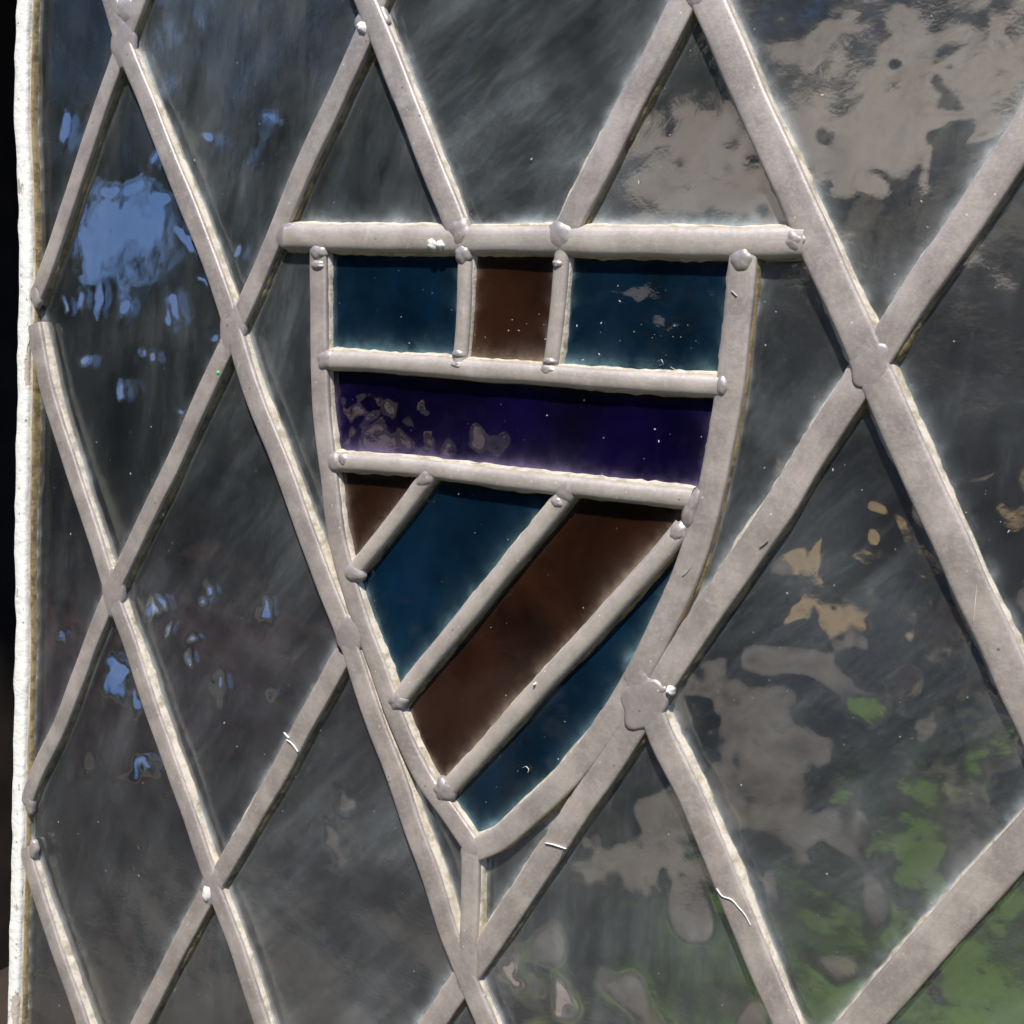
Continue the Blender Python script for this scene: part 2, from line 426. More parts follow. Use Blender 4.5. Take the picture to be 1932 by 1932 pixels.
# ------------------------------------------------------------------ solder joints
def solder(cx, cy, rx, ry, ang, parent, h=.0011, mat=None, name='solder_joint', arms=(), base=-.0004):
    nt_, nr_ = 36, 7
    th = np.linspace(0, 2 * np.pi, nt_, endpoint=False)
    a = R_(ang)
    prof = rng.normal(0, .035, 5); ph = rng.uniform(0, 6.28, 5)
    rad = 1 + sum(prof[k] * np.cos((k + 2) * th + ph[k]) for k in range(5))
    for aa, ln in arms:
        dth = np.angle(np.exp(1j * (th - R_(aa)))); rad = rad + ln * np.exp(-(dth / .42)**2)
    vs = []
    lump = rng.normal(0, .06, 4); lph = rng.uniform(0, 6.28, 4)
    for j in range(1, nr_ + 1):
        rho = j / nr_
        ex, ey = rad * rho * rx * np.cos(th), rad * rho * ry * np.sin(th)
        X = cx + ex * math.cos(a) - ey * math.sin(a); Y = cy + ex * math.sin(a) + ey * math.cos(a)
        hh = base + (h - base) * (1 - rho**3.0) * (1 + sum(lump[k] * rho * np.cos((k + 1) * th + lph[k]) for k in range(4)))
        vs.append(to3(on_panel(np.c_[X, Y]), hh))
    ex, ey = rad * 1.01 * rx * np.cos(th), rad * 1.01 * ry * np.sin(th)
    X = cx + ex * math.cos(a) - ey * math.sin(a); Y = cy + ex * math.sin(a) + ey * math.cos(a)
    vs.append(to3(on_panel(np.c_[X, Y]), base - .0016))
    v = np.concatenate([to3(on_panel([(cx, cy)]), h)] + vs)
    f = []
    for k in range(nt_):
        k2 = (k + 1) % nt_
        f.append((0, 1 + k2, 1 + k))
        for j in range(nr_):
            o = 1 + j * nt_; o2 = o + nt_
            f.append((o + k, o + k2, o2 + k2, o2 + k))
    return new_mesh(name, v, f, mat or M_solder, parent)

for s in ((230, 80, 22, 50, 2), (233, 20, 18, 26, 0), (699, 38, 30, 34, 0), (1318, -6, 30, 24, 0), (436, 620, 23, 50, 3), (210, 1118, 20, 46, 3),
          (657, 1198, 28, 38, -18), (1216, 1334, 34, 50, 8), (397, 1674, 20, 38, 3), (880, 1822, 26, 56, 0), (900, 1884, 13, 11, 0),           (67, 560, 8, 22, 0), (68, 650, 9, 24, 8), (54, 1520, 7, 20, 0), (60, 1604, 7, 18, 0), (888, 1610, 21, 30, 10), (539, 444, 22, 26, 25), (1250, 1302, 9, 8, -40)):
    solder(*s, window, h=.00045)
solder(1641, 688, 38, 42, 0, window, h=.0006, base=.0001, arms=((64, .22), (244, .22), (-56, .2), (124, .2)))
solder(1214, 1326, 42, 44, 0, window, h=.0006, base=.0001, arms=((64, .25), (-57, .2), (123, .35)))
for s in ((599, 476, 16, 16, 0), (599, 500, 14, 11, 0), (866, 438, 21, 32, -8), (872, 480, 15, 22, 0), (1057, 446, 28, 32, 0), (1052, 498, 12, 10, 0), (1498, 455, 27, 26, 0),
          (1399, 490, 23, 27, 8), (613, 680, 18, 20, 0), (864, 668, 13, 11, 0), (862, 689, 14, 10, 0), (1036, 682, 14, 10, 0), (1033, 698, 19, 13, 0), (1362, 728, 14, 22, 0),
          (630, 873, 13, 20, 0), (648, 868, 11, 16, 0), (800, 903, 14, 22, 30), (1066, 925, 20, 26, 10), (1052, 948, 15, 12, 40), (1304, 960, 15, 44, 18), (1278, 1004, 16, 22, 35), (666, 1081, 19, 19, 0),
          (748, 1323, 18, 20, 0), (836, 1492, 20, 24, -30)):
    solder(*s, shield, h=.0010, base=-.0005)

# ------------------------------------------------------------------ white painted edge of the panel
ep = px((44, -60), (43, 0), (41, 60), (39, 140), (38, 230), (42, 330), (45, 430), (46, 530), (44, 630), (42, 730), (40, 830), (38.5, 930), (37, 1030), (38, 1130), (39, 1230), (37, 1330), (34, 1430), (32, 1530), (30, 1630), (27, 1730), (25, 1830), (22, 1932), (20, 2010))
ep = np.concatenate([[[ep[0, 0] + .001, .13]], ep, [[ep[-1, 0] - .003, -.66]]])
p = resample(ep, .002); n = len(p)
jl = wob(n, .0003, 3) + wob(n, .00045, 14); jr = wob(n, .00012, 6)
prof = [(-.0040, -.0060, 1), (-.0040, -.0020, 1), (-.0034, -.0004, 1), (-.0022, .0006, .4), (.0010, .0007, 0), (.0026, .0005, 0), (.0034, .0000, 0), (.0036, -.0012, 0), (.0036, -.0060, 0)]
rows = np.stack([to3(p + np.c_[u + jl * k + jr * (1 - k), 0 * jl], h + wob(n, .00012, 5)) for u, h, k in prof], 1)
v, q = sweep(rows)
tag(new_mesh('frame_edge', v, q, M_paint, window), 'chipped white painted strip along the left edge of the panel')
BARS.append((p, .0055))
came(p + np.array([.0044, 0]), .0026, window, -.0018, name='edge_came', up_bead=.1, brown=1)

# ------------------------------------------------------------------ glass
A = {}
traced = {(2, 0): (229.5, 76.5), (3, -1): (438.5, 623), (4, 0): (699, 26), (6, 0): (1312.6, -46), (7, -1): (1642, 689), (2, -2): (208.5, 1121), (4, -2): (655, 1218), (6, -2): (1222, 1328), (3, -3): (401, 1674), (5, -3): (877, 1843), (1, -1): (58, 590), (1, -3): (45, 1560)}
for X in range(0, 12):
    for Y in range(-6, 3):
        if (X + Y) % 2 == 0:
            A[(X, Y)] = on_panel([traced[(X, Y)]])[0] if (X, Y) in traced else lattice(X, Y)
for Y in (1, -1, -3, -5):
    A[(1, Y)] = np.array([on_panel([(46, 590)])[0][0] if Y > -2 else on_panel([(30, 1560)])[0][0], A[(1, Y)][1]])
P1 = lambda *q: on_panel(q)
G_, H_, J_, D_, B_, E_ = A[(4, -2)], A[(6, -2)], A[(5, -3)], A[(3, -1)], A[(4, 0)], A[(7, -1)]
tl, tm1, tm2, tr = on_panel([(535, 446), (864, 452), (1060, 452), (1520, 456)])
PANES = []                                        # (polygon, material, label, parent, haze)
def haze_at(poly):
    x = poly[:, 0].mean(); z = poly[:, 1].mean()
    return float(np.interp(x, [.08, .16, .24, .32, .42, .5], [.75, 1.15, 1.75, 1.75, 1.25, 1.1]) * (1.15 if z > -.03 else .95))
skip = {(4, -1), (5, -2), (6, -1), (5, 0)}
for X in range(1, 10):
    for Y in range(-5, 2):
        if (X + Y) % 2 and (X, Y) not in skip:
            if X == 1:
                if (2, Y) not in A: continue
                poly = np.array([A[(1, Y - 1)], A[(2, Y)], A[(1, Y + 1)]]) if (1, Y - 1) in A and (1, Y + 1) in A else None
                if poly is None: continue
                PANES.append((poly, M_clear, None, window, haze_at(poly))); continue
            ks = [(X - 1, Y), (X, Y - 1), (X + 1, Y), (X, Y + 1)]
            if all(k in A for k in ks):
                poly = np.array([A[k] for k in ks]); PANES.append((poly, M_clear, None, window, haze_at(poly)))
for poly in (join(B_, tl, tm1), join(B_, tm1, tm2, A[(6, 0)], A[(5, 1)]), join(A[(6, 0)], tm2, tr),
             join(D_, G_, P1(*LSTILE[:11][::-1]), tl), join(tr, P1(*RSTILE[:11]), H_, E_),
             join(G_, J_, P1((882, 1800), (887, 1610)), P1(*LSTILE[10:][::-1])), join(P1((887, 1610), (882, 1800)), J_, H_, P1(*RSTILE[10:]))):
    PANES.append((poly, M_clear, None, window, haze_at(poly)))
SG = 'shield_glass'
for poly, mt, lb in (
    (P1((599, 452), (599, 680), (862, 690), (873, 452)), M_blue, 'deep blue glass at the upper left of the shield'),
    (P1((873, 452), (862, 690), (1034, 700), (1055, 452)), M_brown, 'brown glass between two blue squares'),
    (P1((1055, 452), (1034, 700), (1376, 727), (1400, 452)), M_blue, 'deep blue glass at the upper right of the shield'),
    (P1((599, 680), (610, 873), (800, 884), (964, 904), (1110, 921), (1335, 944), (1372, 727), (1176, 718), (964, 702), (800, 690)), M_violet, 'dark violet glass band across the shield'),
    (P1((610, 870), (630, 1005), (652, 1090), (812, 890)), M_brown, 'small brown glass triangle'),
    (P1((812, 890), (652, 1090), (708, 1252), (742, 1328), (1075, 915)), M_blue, 'broad blue glass diagonal'),
    (P1((1075, 915), (742, 1328), (795, 1464), (832, 1500), (1290, 995), (1335, 944)), M_brown, 'broad brown glass diagonal'),
    (P1((1310, 975), (832, 1500), (889, 1606), (989, 1541), (1096, 1433), (1211, 1254), (1311, 1023)), M_blue, 'curved blue glass at the foot of the shield')):
    PANES.append((poly, mt, lb, shield, 1.0))

# global grid carrying the waviness of the old glass
STEP = .0008
gx = np.arange(.035, .60, STEP); gz = np.arange(-.62, .12, STEP)
NX, NZ = len(gx), len(gz)
def field(wave, seed, ax=1.0):
    r = np.random.default_rng(seed)
    k1 = np.fft.fftfreq(NX, STEP)[:, None] * ax; k2 = np.fft.fftfreq(NZ, STEP)[None]
    k = np.hypot(k1, k2); k0 = 1 / wave
    fl = np.exp(-((k - k0) / (k0 * .45))**2)
    g = np.fft.ifft2(np.fft.fft2(r.normal(0, 1, (NX, NZ))) * fl).real
    sl = np.sqrt((np.gradient(g, STEP, axis=0)**2 + np.gradient(g, STEP, axis=1)**2).mean())
    return g / sl                                  # unit rms slope
WAVES = [[field(.070, 1), field(.026, 2, .7), field(.010, 3)], [field(.070, 4), field(.026, 5, 1.3), field(.010, 6)], [field(.060, 7), field(.022, 8), field(.009, 9)]]
GX, GZ = np.meshgrid(gx, gz, indexing='ij')

def inside(poly, x, z):
    res = np.zeros(x.shape, bool); n_ = len(poly); j = n_ - 1
    for i in range(n_):
        xi, zi, xj, zj = poly[i, 0], poly[i, 1], poly[j, 0], poly[j, 1]
        c_ = ((zi > z) != (zj > z)) & (x < (xj - xi) * (z - zi) / (zj - zi + 1e-12) + xi)
        res ^= c_; j = i
    return res

def base_dirs(x, z):
    """unit view vectors towards the camera from points of the sheet"""
    vx, vy, vz = CAM_LOC[0] - x, np.full_like(x, CAM_LOC[1]), CAM_LOC[2] - z
    l = np.sqrt(vx**2 + vy**2 + vz**2)
    return vx / l, vy / l, vz / l
def slope_to(x, z, az, el):
    """slope the glass needs so that it mirrors the direction (az from -Y towards +X, el); az None keeps the bearing"""
    vx, vy, vz = base_dirs(x, z)
    a = np.arctan2(-vx, -vy) if az is None else R_(az)
    e = R_(el) if np.isscalar(el) else el
    rx_, ry_, rz_ = np.cos(e) * np.sin(a), -np.cos(e) * np.cos(a), np.sin(e)
    hy = vy + ry_
    return (vx + rx_) / hy, (vz + rz_) / hy

# directions the glass slopes are aimed at to place each reflection
GLOW_ = (-47.5, 13.5)
SKY_, SHED_, PALE_, GOLD_, TAUPE_, LAWN_, RED_, EAVE_, SMEAR_, DARK_ = (None, 25), (-8, 12), (33, -17), (13, -8.1), (12, -17), (8, -29), (-49, -15), (-8, 7.7), (-9, 7.0), (-20, 1)
# placed reflection spots read off the photograph: centre, radii, turn, what they mirror
MIRROR_SPOTS = [
    (214, 455, 84, 62, 0, SKY_), (222, 470, 44, 34, 0, GLOW_), (205, 1262, 12, 14, 0, GLOW_), (250, 420, 50, 40, 0, SKY_), (200, 400, 60, 22, 0, SKY_), (165, 480, 34, 36, 0, SKY_), (190, 360, 24, 15, 0, SKY_), (236, 352, 22, 16, 0, SKY_), (292, 372, 17, 25, -20, SKY_), (340, 450, 13, 42, -25, SKY_),
    (112, 236, 11, 34, 0, SKY_), (378, 255, 20, 17, 0, SKY_), (495, 216, 10, 12, 0, SKY_), (435, 470, 14, 16, 0, SKY_), (279, 293, 6, 18, 20, SKY_),
    (140, 565, 8, 26, -12, SKY_), (172, 560, 5, 32, 0, SKY_), (222, 575, 11, 25, 0, SKY_), (318, 575, 24, 16, 35, SKY_), (300, 600, 9, 22, 0, SKY_), (365, 530, 10, 17, -25, SKY_),
    (392, 625, 12, 14, 0, SKY_), (150, 682, 9, 17, 0, SKY_), (225, 735, 15, 16, 0, SKY_), (260, 662, 9, 13, 0, SKY_), (325, 774, 6, 9, 0, SKY_), (275, 675, 5, 12, 15, SKY_), (108, 575, 6, 14, -20, SKY_),
    (272, 1155, 10, 24, -8, SKY_), (290, 1135, 7, 16, -15, SKY_), (368, 1130, 7, 11, 0, SKY_), (384, 1115, 7, 12, -30, SKY_), (482, 1156, 14, 20, 10, SKY_), (350, 1210, 10, 9, 0, SKY_), (345, 1247, 9, 13, 0, SKY_), (104, 1208, 6, 9, 0, SKY_), (305, 1190, 4, 16, 20, SKY_),
    (212, 1275, 26, 40, 0, SKY_), (242, 1330, 12, 26, 0, SKY_), (402, 1298, 12, 30, 0, SKY_), (505, 1316, 9, 12, 0, SKY_), (258, 1452, 40, 13, -22, SKY_), (157, 1440, 5, 14, 0, SKY_), (188, 1300, 8, 22, 0, SKY_),
    # pale roof of the added shed and its eaves mirrored in the panes at upper right
    (1640, 250, 250, 120, -10, EAVE_), (1300, 330, 170, 120, -20, EAVE_), (1560, 420, 60, 120, -25, EAVE_), (1830, 330, 60, 90, 20, EAVE_),
    (1720, 150, 62, 46, 15, SHED_), (1760, 220, 90, 36, -30, SHED_), (1650, 225, 70, 30, 0, SHED_), (1700, 60, 30, 40, 25, SHED_), (1545, 70, 22, 34, 40, SHED_), (1585, 45, 46, 16, -20, SHED_), (1800, 110, 36, 14, -40, SHED_), (1660, 295, 60, 20, 0, SHED_),
    (1590, 320, 40, 24, 40, SHED_), (1640, 360, 30, 20, 35, SHED_), (1860, 180, 40, 10, -35, SHED_), (1850, 255, 34, 9, -30, SHED_), (1740, 310, 9, 46, 0, SHED_), (1880, 60, 12, 40, -20, SHED_), (1355, 322, 24, 15, -20, SHED_), (1440, 385, 24, 14, -45, SHED_),
    (1560, 250, 22, 20, 0, DARK_), (1780, 170, 24, 30, 0, DARK_), (1690, 108, 14, 12, 0, DARK_), (1790, 260, 26, 30, 20, DARK_),
    # golden added gravel
    (1500, 1080, 14, 45, -15, GOLD_), (1540, 1060, 12, 40, -8, GOLD_), (1585, 1150, 40, 24, 0, GOLD_), (1625, 1050, 22, 10, 20, GOLD_), (1620, 1150, 18, 20, 0, GOLD_), (1646, 1019, 8, 8, 0, GOLD_), (1655, 960, 12, 8, 30, GOLD_), (1700, 1000, 8, 30, -20, GOLD_),
    (1745, 1060, 12, 22, 0, GOLD_), (1910, 975, 22, 14, -10, GOLD_), (1490, 1160, 20, 9, -30, GOLD_), (1740, 1170, 14, 22, -30, GOLD_), (1720, 1205, 12, 10, 0, GOLD_), (1848, 903, 18, 5, -20, GOLD_),
    (1430, 1390, 42, 75, 0, TAUPE_), (1380, 1500, 70, 60, 0, TAUPE_), (1530, 1420, 28, 40, 0, TAUPE_), (1530, 1585, 24, 30, 30, TAUPE_), (1510, 1640, 16, 24, 0, TAUPE_), (1320, 1290, 40, 20, -30, TAUPE_),
    (960, 1845, 22, 34, -25, TAUPE_), (1058, 1890, 14, 36, -18, TAUPE_), (615, 1590, 22, 34, -20, TAUPE_), (640, 1520, 26, 16, 30, TAUPE_),
    (1590, 1215, 24, 34, 0, TAUPE_), (1740, 1380, 22, 22, 0, TAUPE_),
    (1440, 1420, 70, 110, 10, TAUPE_), (1360, 1330, 50, 50, 0, TAUPE_), (1260, 1560, 50, 70, 0, TAUPE_), (1250, 1640, 90, 40, 20, TAUPE_), (1130, 1640, 60, 40, 0, TAUPE_), (1480, 1560, 40, 60, 0, TAUPE_), (1790, 1180, 50, 60, 20, RED_), (1850, 1290, 40, 50, 0, RED_), (1690, 1300, 26, 30, 0, RED_),
    (962, 1850, 20, 32, -25, PALE_), (1056, 1892, 12, 34, -18, PALE_), (1148, 1870, 14, 20, -20, TAUPE_),
    # green of the lawn
    (1622, 1340, 36, 18, 20, LAWN_), (1592, 1520, 18, 26, 0, LAWN_), (1730, 1500, 42, 50, 0, LAWN_), (1720, 1600, 52, 60, 0, LAWN_), (1830, 1440, 34, 50, 20, LAWN_), (1880, 1400, 30, 40, 0, LAWN_),
    (1800, 1830, 36, 80, -20, LAWN_), (1880, 1900, 60, 30, 30, LAWN_), (1900, 1700, 40, 60, 0, LAWN_),
    # squiggles in the violet band
    (690, 800, 26, 30, 20, PALE_), (725, 770, 12, 24, -20, PALE_), (660, 765, 16, 12, -30, PALE_), (750, 830, 14, 24, -20, PALE_), (800, 850, 12, 28, -15, PALE_), (705, 840, 34, 18, 0, PALE_), (840, 850, 14, 24, 0, PALE_), (910, 830, 28, 24, 20, PALE_), (785, 770, 6, 12, 0, PALE_),
    # red brick low in the left panes, dim smears in the upper right blue square
    (200, 1400, 14, 60, -8, RED_), (172, 1360, 8, 40, -15, RED_), (400, 1380, 26, 50, -5, RED_), (320, 1470, 30, 60, 0, RED_), (140, 1430, 20, 60, 0, RED_), (500, 1400, 24, 60, 0, RED_),
    (1180, 550, 90, 16, -8, SMEAR_), (1260, 605, 90, 20, -5, SMEAR_), (1290, 555, 60, 14, 5, SMEAR_),
]

VX, VY, VZ = base_dirs(GX, GZ)
BASE_EL = np.arcsin(-VZ)
# upper slopes aimed lower, to keep the mirrored sky out of the glass
aim_el = np.where(BASE_EL > R_(3), R_(3) + (BASE_EL - R_(3)) * .25, BASE_EL)
SX, SZ = slope_to(GX, GZ, None, aim_el)
WARP = [g_ / g_.std() for g_ in (field(.016, 21), field(.016, 22), field(.006, 23), field(.006, 24))]
# broad soft spots at the right, aimed to mirror the added brown earth
soft = field(.034, 31); soft = soft / soft.std()
w_ = np.clip((soft - .65) / 1.0, 0, 1); w_ = w_ * w_ * (3 - 2 * w_) * np.clip((GX - .27) / .06, 0, 1) * np.clip((-.10 - GZ) / .05, 0, 1)
for poly_, mt_, lb_, par_, hz_ in PANES:
    if par_ is shield: w_[inside(poly_, GX, GZ)] = 0
tx, tz = slope_to(GX, GZ, *TAUPE_)
SX += (tx - SX) * w_ * .97; SZ += (tz - SZ) * w_ * .97
# small ripples of the blown sheets, stronger to the right
for wave, seed, amp in ((.011, 51, .010), (.005, 52, .003)):
    g_ = field(wave, seed, .8); am = amp * (.25 + .75 * np.clip((GX - .20) / .14, 0, 1))
    RIP = (np.gradient(g_, STEP, axis=0) * am, np.gradient(g_, STEP, axis=1) * am)
    RIPS = RIP if wave > .009 else (RIPS[0] + RIP[0], RIPS[1] + RIP[1])
# crumpled spots in the left half of the violet band, aimed to mirror pale paving
crump = field(.0075, 41, 1.2); crump = crump / crump.std()
vq = on_panel([(640, 780), (1010, 800)])
w_ = np.clip((crump + .25 * WARP[2] - .40) / .5, 0, 1) * inside(PANES[[p_[1] for p_ in PANES].index(M_violet)][0], GX, GZ) * np.clip((vq[1, 0] - GX) / .09, 0, 1) * np.clip((-.118 - GZ) / .012, 0, 1)
tx, tz = slope_to(GX, GZ, *PALE_)
SX += (tx - SX) * w_; SZ += (tz - SZ) * w_
for (cx, cy, rx, ry, ang, target) in MIRROR_SPOTS:
    q = on_panel([(cx, cy)])[0]
    if target is GOLD_: rx, ry = rx * 1.55, ry * 1.4
    if target is LAWN_: rx, ry = rx * 1.25, ry * 1.25
    if target is SHED_: rx, ry = rx * 1.12, ry * 1.12
    a = R_(ang)
    # ellipse axes carried from the photograph to the plane
    e1 = (on_panel([(cx + rx * math.cos(a), cy + rx * math.sin(a))])[0] - q)
    e2 = (on_panel([(cx - ry * math.sin(a), cy + ry * math.cos(a))])[0] - q)
    ext = 2.2 * (np.abs(e1) + np.abs(e2)) + .006
    i0, i1 = np.searchsorted(gx, [q[0] - ext[0], q[0] + ext[0]]); k0, k1 = np.searchsorted(gz, [q[1] - ext[1], q[1] + ext[1]])
    if i1 <= i0 or k1 <= k0: continue
    sl_ = (slice(i0, i1), slice(k0, k1))
    Mi = np.linalg.inv(np.c_[e1, e2])
    size = min(np.hypot(*e1), np.hypot(*e2)); wa = min(.0022, size * .38)
    wx = GX[sl_] - q[0] + wa * WARP[0][sl_] + wa * .4 * WARP[2][sl_]; wz = GZ[sl_] - q[1] + wa * WARP[1][sl_] + wa * .4 * WARP[3][sl_]
    u = Mi[0, 0] * wx + Mi[0, 1] * wz; v_ = Mi[1, 0] * wx + Mi[1, 1] * wz
    win = np.exp(-((u * u + v_ * v_) * .80)**(1.0 if target is TAUPE_ else 1.45))
    tx, tz = slope_to(GX[sl_], GZ[sl_], *target)
    SX[sl_] += (tx - SX[sl_]) * win; SZ[sl_] += (tz - SZ[sl_]) * win

# dirt gathers along the leads, most on the ledges that face up
DUST = np.zeros((NX, NZ))
for pts, hw in BARS:
    q = pts[::4] if len(pts) > 12 else pts
    for i in range(len(q) - 1):
        a0, b0 = q[i], q[i + 1]; ab = b0 - a0; L = np.hypot(*ab)
        pad = .022 + hw
        i0, i1 = np.searchsorted(gx, [min(a0[0], b0[0]) - pad, max(a0[0], b0[0]) + pad]); k0, k1 = np.searchsorted(gz, [min(a0[1], b0[1]) - pad, max(a0[1], b0[1]) + pad])
        if i1 <= i0 or k1 <= k0: continue
        X_, Z_ = GX[i0:i1, k0:k1] - a0[0], GZ[i0:i1, k0:k1] - a0[1]
        t_ = np.clip((X_ * ab[0] + Z_ * ab[1]) / L**2, 0, 1)
        ox, oz = X_ - t_ * ab[0], Z_ - t_ * ab[1]
        dd = np.hypot(ox, oz); up = np.clip(oz / (dd + 1e-9), -1, 1)
        e = np.maximum(dd - hw - .0010, 0)
        k = np.clip(up, 0, 1)
        val = (.14 + .72 * k) * np.exp(-e / (.0007 + .0010 * k)) + .10 * k * np.exp(-e / .0045)
        DUST[i0:i1, k0:k1] = np.maximum(DUST[i0:i1, k0:k1], val)

for poly_, mt_, lb_, par_, hz_ in PANES:
    if par_ is shield:
        k_ = .55 if mt_ is M_violet else .2
        in_ = inside(poly_, GX, GZ); RIPS[0][in_] *= k_; RIPS[1][in_] *= k_
SX += RIPS[0]; SZ += RIPS[1]
taken = np.zeros((NX - 1, NZ - 1), bool)
CXm, CZm = GX[:-1, :-1] + STEP / 2, GZ[:-1, :-1] + STEP / 2
order = [p_ for p_ in PANES if p_[3] is shield] + [p_ for p_ in PANES if p_[3] is not shield]
for no, (poly, mt, lb, par, hz) in enumerate(order):
    lo, hi = poly.min(0), poly.max(0)
    i0, i1 = np.searchsorted(gx, [lo[0], hi[0]]); k0, k1 = np.searchsorted(gz, [lo[1], hi[1]])
    i0, k0 = max(i0 - 1, 0), max(k0 - 1, 0); i1, k1 = min(i1 + 1, NX - 1), min(k1 + 1, NZ - 1)
    if i1 - i0 < 3 or k1 - k0 < 3: continue
    c_ = inside(poly, CXm[i0:i1, k0:k1], CZm[i0:i1, k0:k1]) & ~taken[i0:i1, k0:k1]
    taken[i0:i1, k0:k1] |= c_
    ii, kk = np.nonzero(c_)
    if len(ii) < 30: continue
    w1, w2, w3 = WAVES[no % 3]
    amp = {M_violet.name: (.010, .02, .035), M_blue.name: (.008, .014, .004), M_brown.name: (.008, .010, .003)}.get(mt.name, (.012, .014, .006))
    nx_, nz_ = i1 - i0 + 1, k1 - k0 + 1
    hh = w1[i0:i1 + 1, k0:k1 + 1] * amp[0] + w2[i0:i1 + 1, k0:k1 + 1] * amp[1] + w3[i0:i1 + 1, k0:k1 + 1] * amp[2]
    sx, sz = rng.normal(0, .006, 2)
    cen = poly.mean(0)
    hh = hh + sx * (GX[i0:i1 + 1, k0:k1 + 1] - cen[0]) + sz * (GZ[i0:i1 + 1, k0:k1 + 1] - cen[1])
    hh = hh - np.median(hh)
    hh = np.where(hh > 0, .0026 * np.tanh(hh / .0026), .006 * np.tanh(hh / .006))
    vid = np.stack([ii * nz_ + kk, (ii + 1) * nz_ + kk, (ii + 1) * nz_ + kk + 1, ii * nz_ + kk + 1], -1)
    used, inv = np.unique(vid, return_inverse=True); faces = inv.reshape(-1, 4)
    ui, uk = used // nz_, used % nz_
    xz = np.c_[gx[i0 + ui], gz[k0 + uk]]
    v = to3(xz, GLASS_N + hh[ui, uk])
    dust = DUST[i0 + ui, k0 + uk]
    ob = new_mesh('glass_pane' if par is window else 'stained_glass', v, faces, mt, par, attrs={'dust': dust, 'haze': np.full(len(v), hz), 'slope_x': SX[i0 + ui, k0 + uk], 'slope_z': SZ[i0 + ui, k0 + uk]})
    if lb: ob['label'] = lb
    # flat back of the sheet
    me = ob.data
    import bmesh
    bm = bmesh.new(); bm.from_mesh(me)
    bv = [bm.verts.new(tuple(to3(q, GLASS_N - .0075))) for q in poly]
    try:
        f_ = bm.faces.new(bv); f_.normal_update()
        if f_.normal.y < 0: f_.normal_flip()
    except ValueError: pass
    bm.to_mesh(me); bm.free()

# ------------------------------------------------------------------ small dirt: flecks, fibres and scrapes of paint
def flecks():
    vs, fs = [], []
    r = random.Random(3)
    def blob(q, n, s, st=1.0, ang=0.0):
        b = len(vs)
        for k in range(6):
            a = k * math.pi / 3; rr_ = s * r.uniform(.6, 1.2)
            ex, ez = rr_ * st * math.cos(a), rr_ * math.sin(a)
            vs.append(to3(np.array([q[0] + ex * math.cos(ang) - ez * math.sin(ang), q[1] + ex * math.sin(ang) + ez * math.cos(ang)]), n))
        vs.append(to3(q, n + s * .6))
        for k in range(6): fs.append((b + 6, b + (k + 1) % 6, b + k))
    for cx, cy, sx_, sy_, cnt in ((250, 950, 60, 160, 26), (330, 880, 40, 60, 18), (160, 1590, 90, 60, 16), (300, 1500, 110, 120, 14), (290, 1880, 120, 50, 22), (520, 1480, 60, 90, 16), (460, 250, 90, 140, 12),
                                  (1180, 640, 110, 40, 34), (960, 640, 50, 40, 14), (740, 600, 90, 60, 12), (1250, 850, 80, 60, 10), (950, 1150, 160, 180, 20), (1000, 1450, 80, 60, 14), (1600, 250, 150, 200, 16), (1550, 1350, 250, 200, 30), (1830, 1050, 60, 150, 16), (840, 1760, 120, 120, 14), (1150, 220, 120, 120, 14)):
        for _ in range(cnt):
            x_, y_ = r.gauss(cx, sx_), r.gauss(cy, sy_)
            blob(on_panel([(x_, y_)], GLASS_N)[0], GLASS_N + .0012, r.choice((.00008, .0001, .00014, .0002)), r.choice((1, 1, 1.6, 2.6)), r.uniform(0, 3))
    return vs, fs
v, f = flecks()
M_fleck = mat_simple('fleck', (.40, .37, .30), (.62, .59, .52), 400)
tag(new_mesh('dust_flecks', v, f, M_fleck, window), kind='stuff')

def thread(name, pts, n, rad, mat, parent, label=None):
    p = resample(on_panel(pts, n), .0009); k = len(p)
    d = np.gradient(p, axis=0); d /= np.linalg.norm(d, axis=1)[:, None]; nr = np.c_[-d[:, 1], d[:, 0]]
    wd = rad * .22 * (1 + wob(k, .25, 2)) * np.clip(np.minimum(np.arange(k), np.arange(k)[::-1]) / 2 + .35, 0, 1)
    rows = np.stack([to3(p + nr * (u * wd)[:, None], n + h * rad) for u, h in ((-1, -.6), (-.6, .4), (0, .8), (.6, .4), (1, -.6))], 1)
    v, q = sweep(rows)
    o = new_mesh(name, v, q[:, ::-1], mat, parent)
    if label: o['label'] = label
M_white = mat_simple('white_flake', (.52, .49, .43), (.66, .63, .57), 500)
CH = .0004
for pts, w in (([(1352, 1676), (1362, 1690), (1380, 1697), (1394, 1712), (1406, 1726), (1416, 1745)], .00045), ([(1029, 1590), (1046, 1594), (1058, 1598), (1068, 1601)], .0005), ([(1063, 1602), (1057, 1616)], .0004),
               ([(541, 1395), (552, 1404), (562, 1418)], .0005), ([(536, 1382), (545, 1392)], .0006), ([(1836, 1172), (1840, 1135), (1843, 1102)], .00035), ([(1287, 1087), (1296, 1080), (1302, 1072)], .0004),
               ([(1433, 1032), (1442, 1026), (1449, 1020)], .0004), ([(1380, 548), (1390, 558)], .0004)):
    thread('paint_scrape', pts, CH, w, M_white, window)
for pts in ([(986, 1448), (994, 1446), (998, 1452), (996, 1458)], [(1265, 692), (1278, 700), (1290, 706), (1296, 698)], [(1240, 682), (1248, 678), (1252, 686), (1244, 690)]):
    thread('fibre', pts, GLASS_N + .0012, .00022, M_white, window)
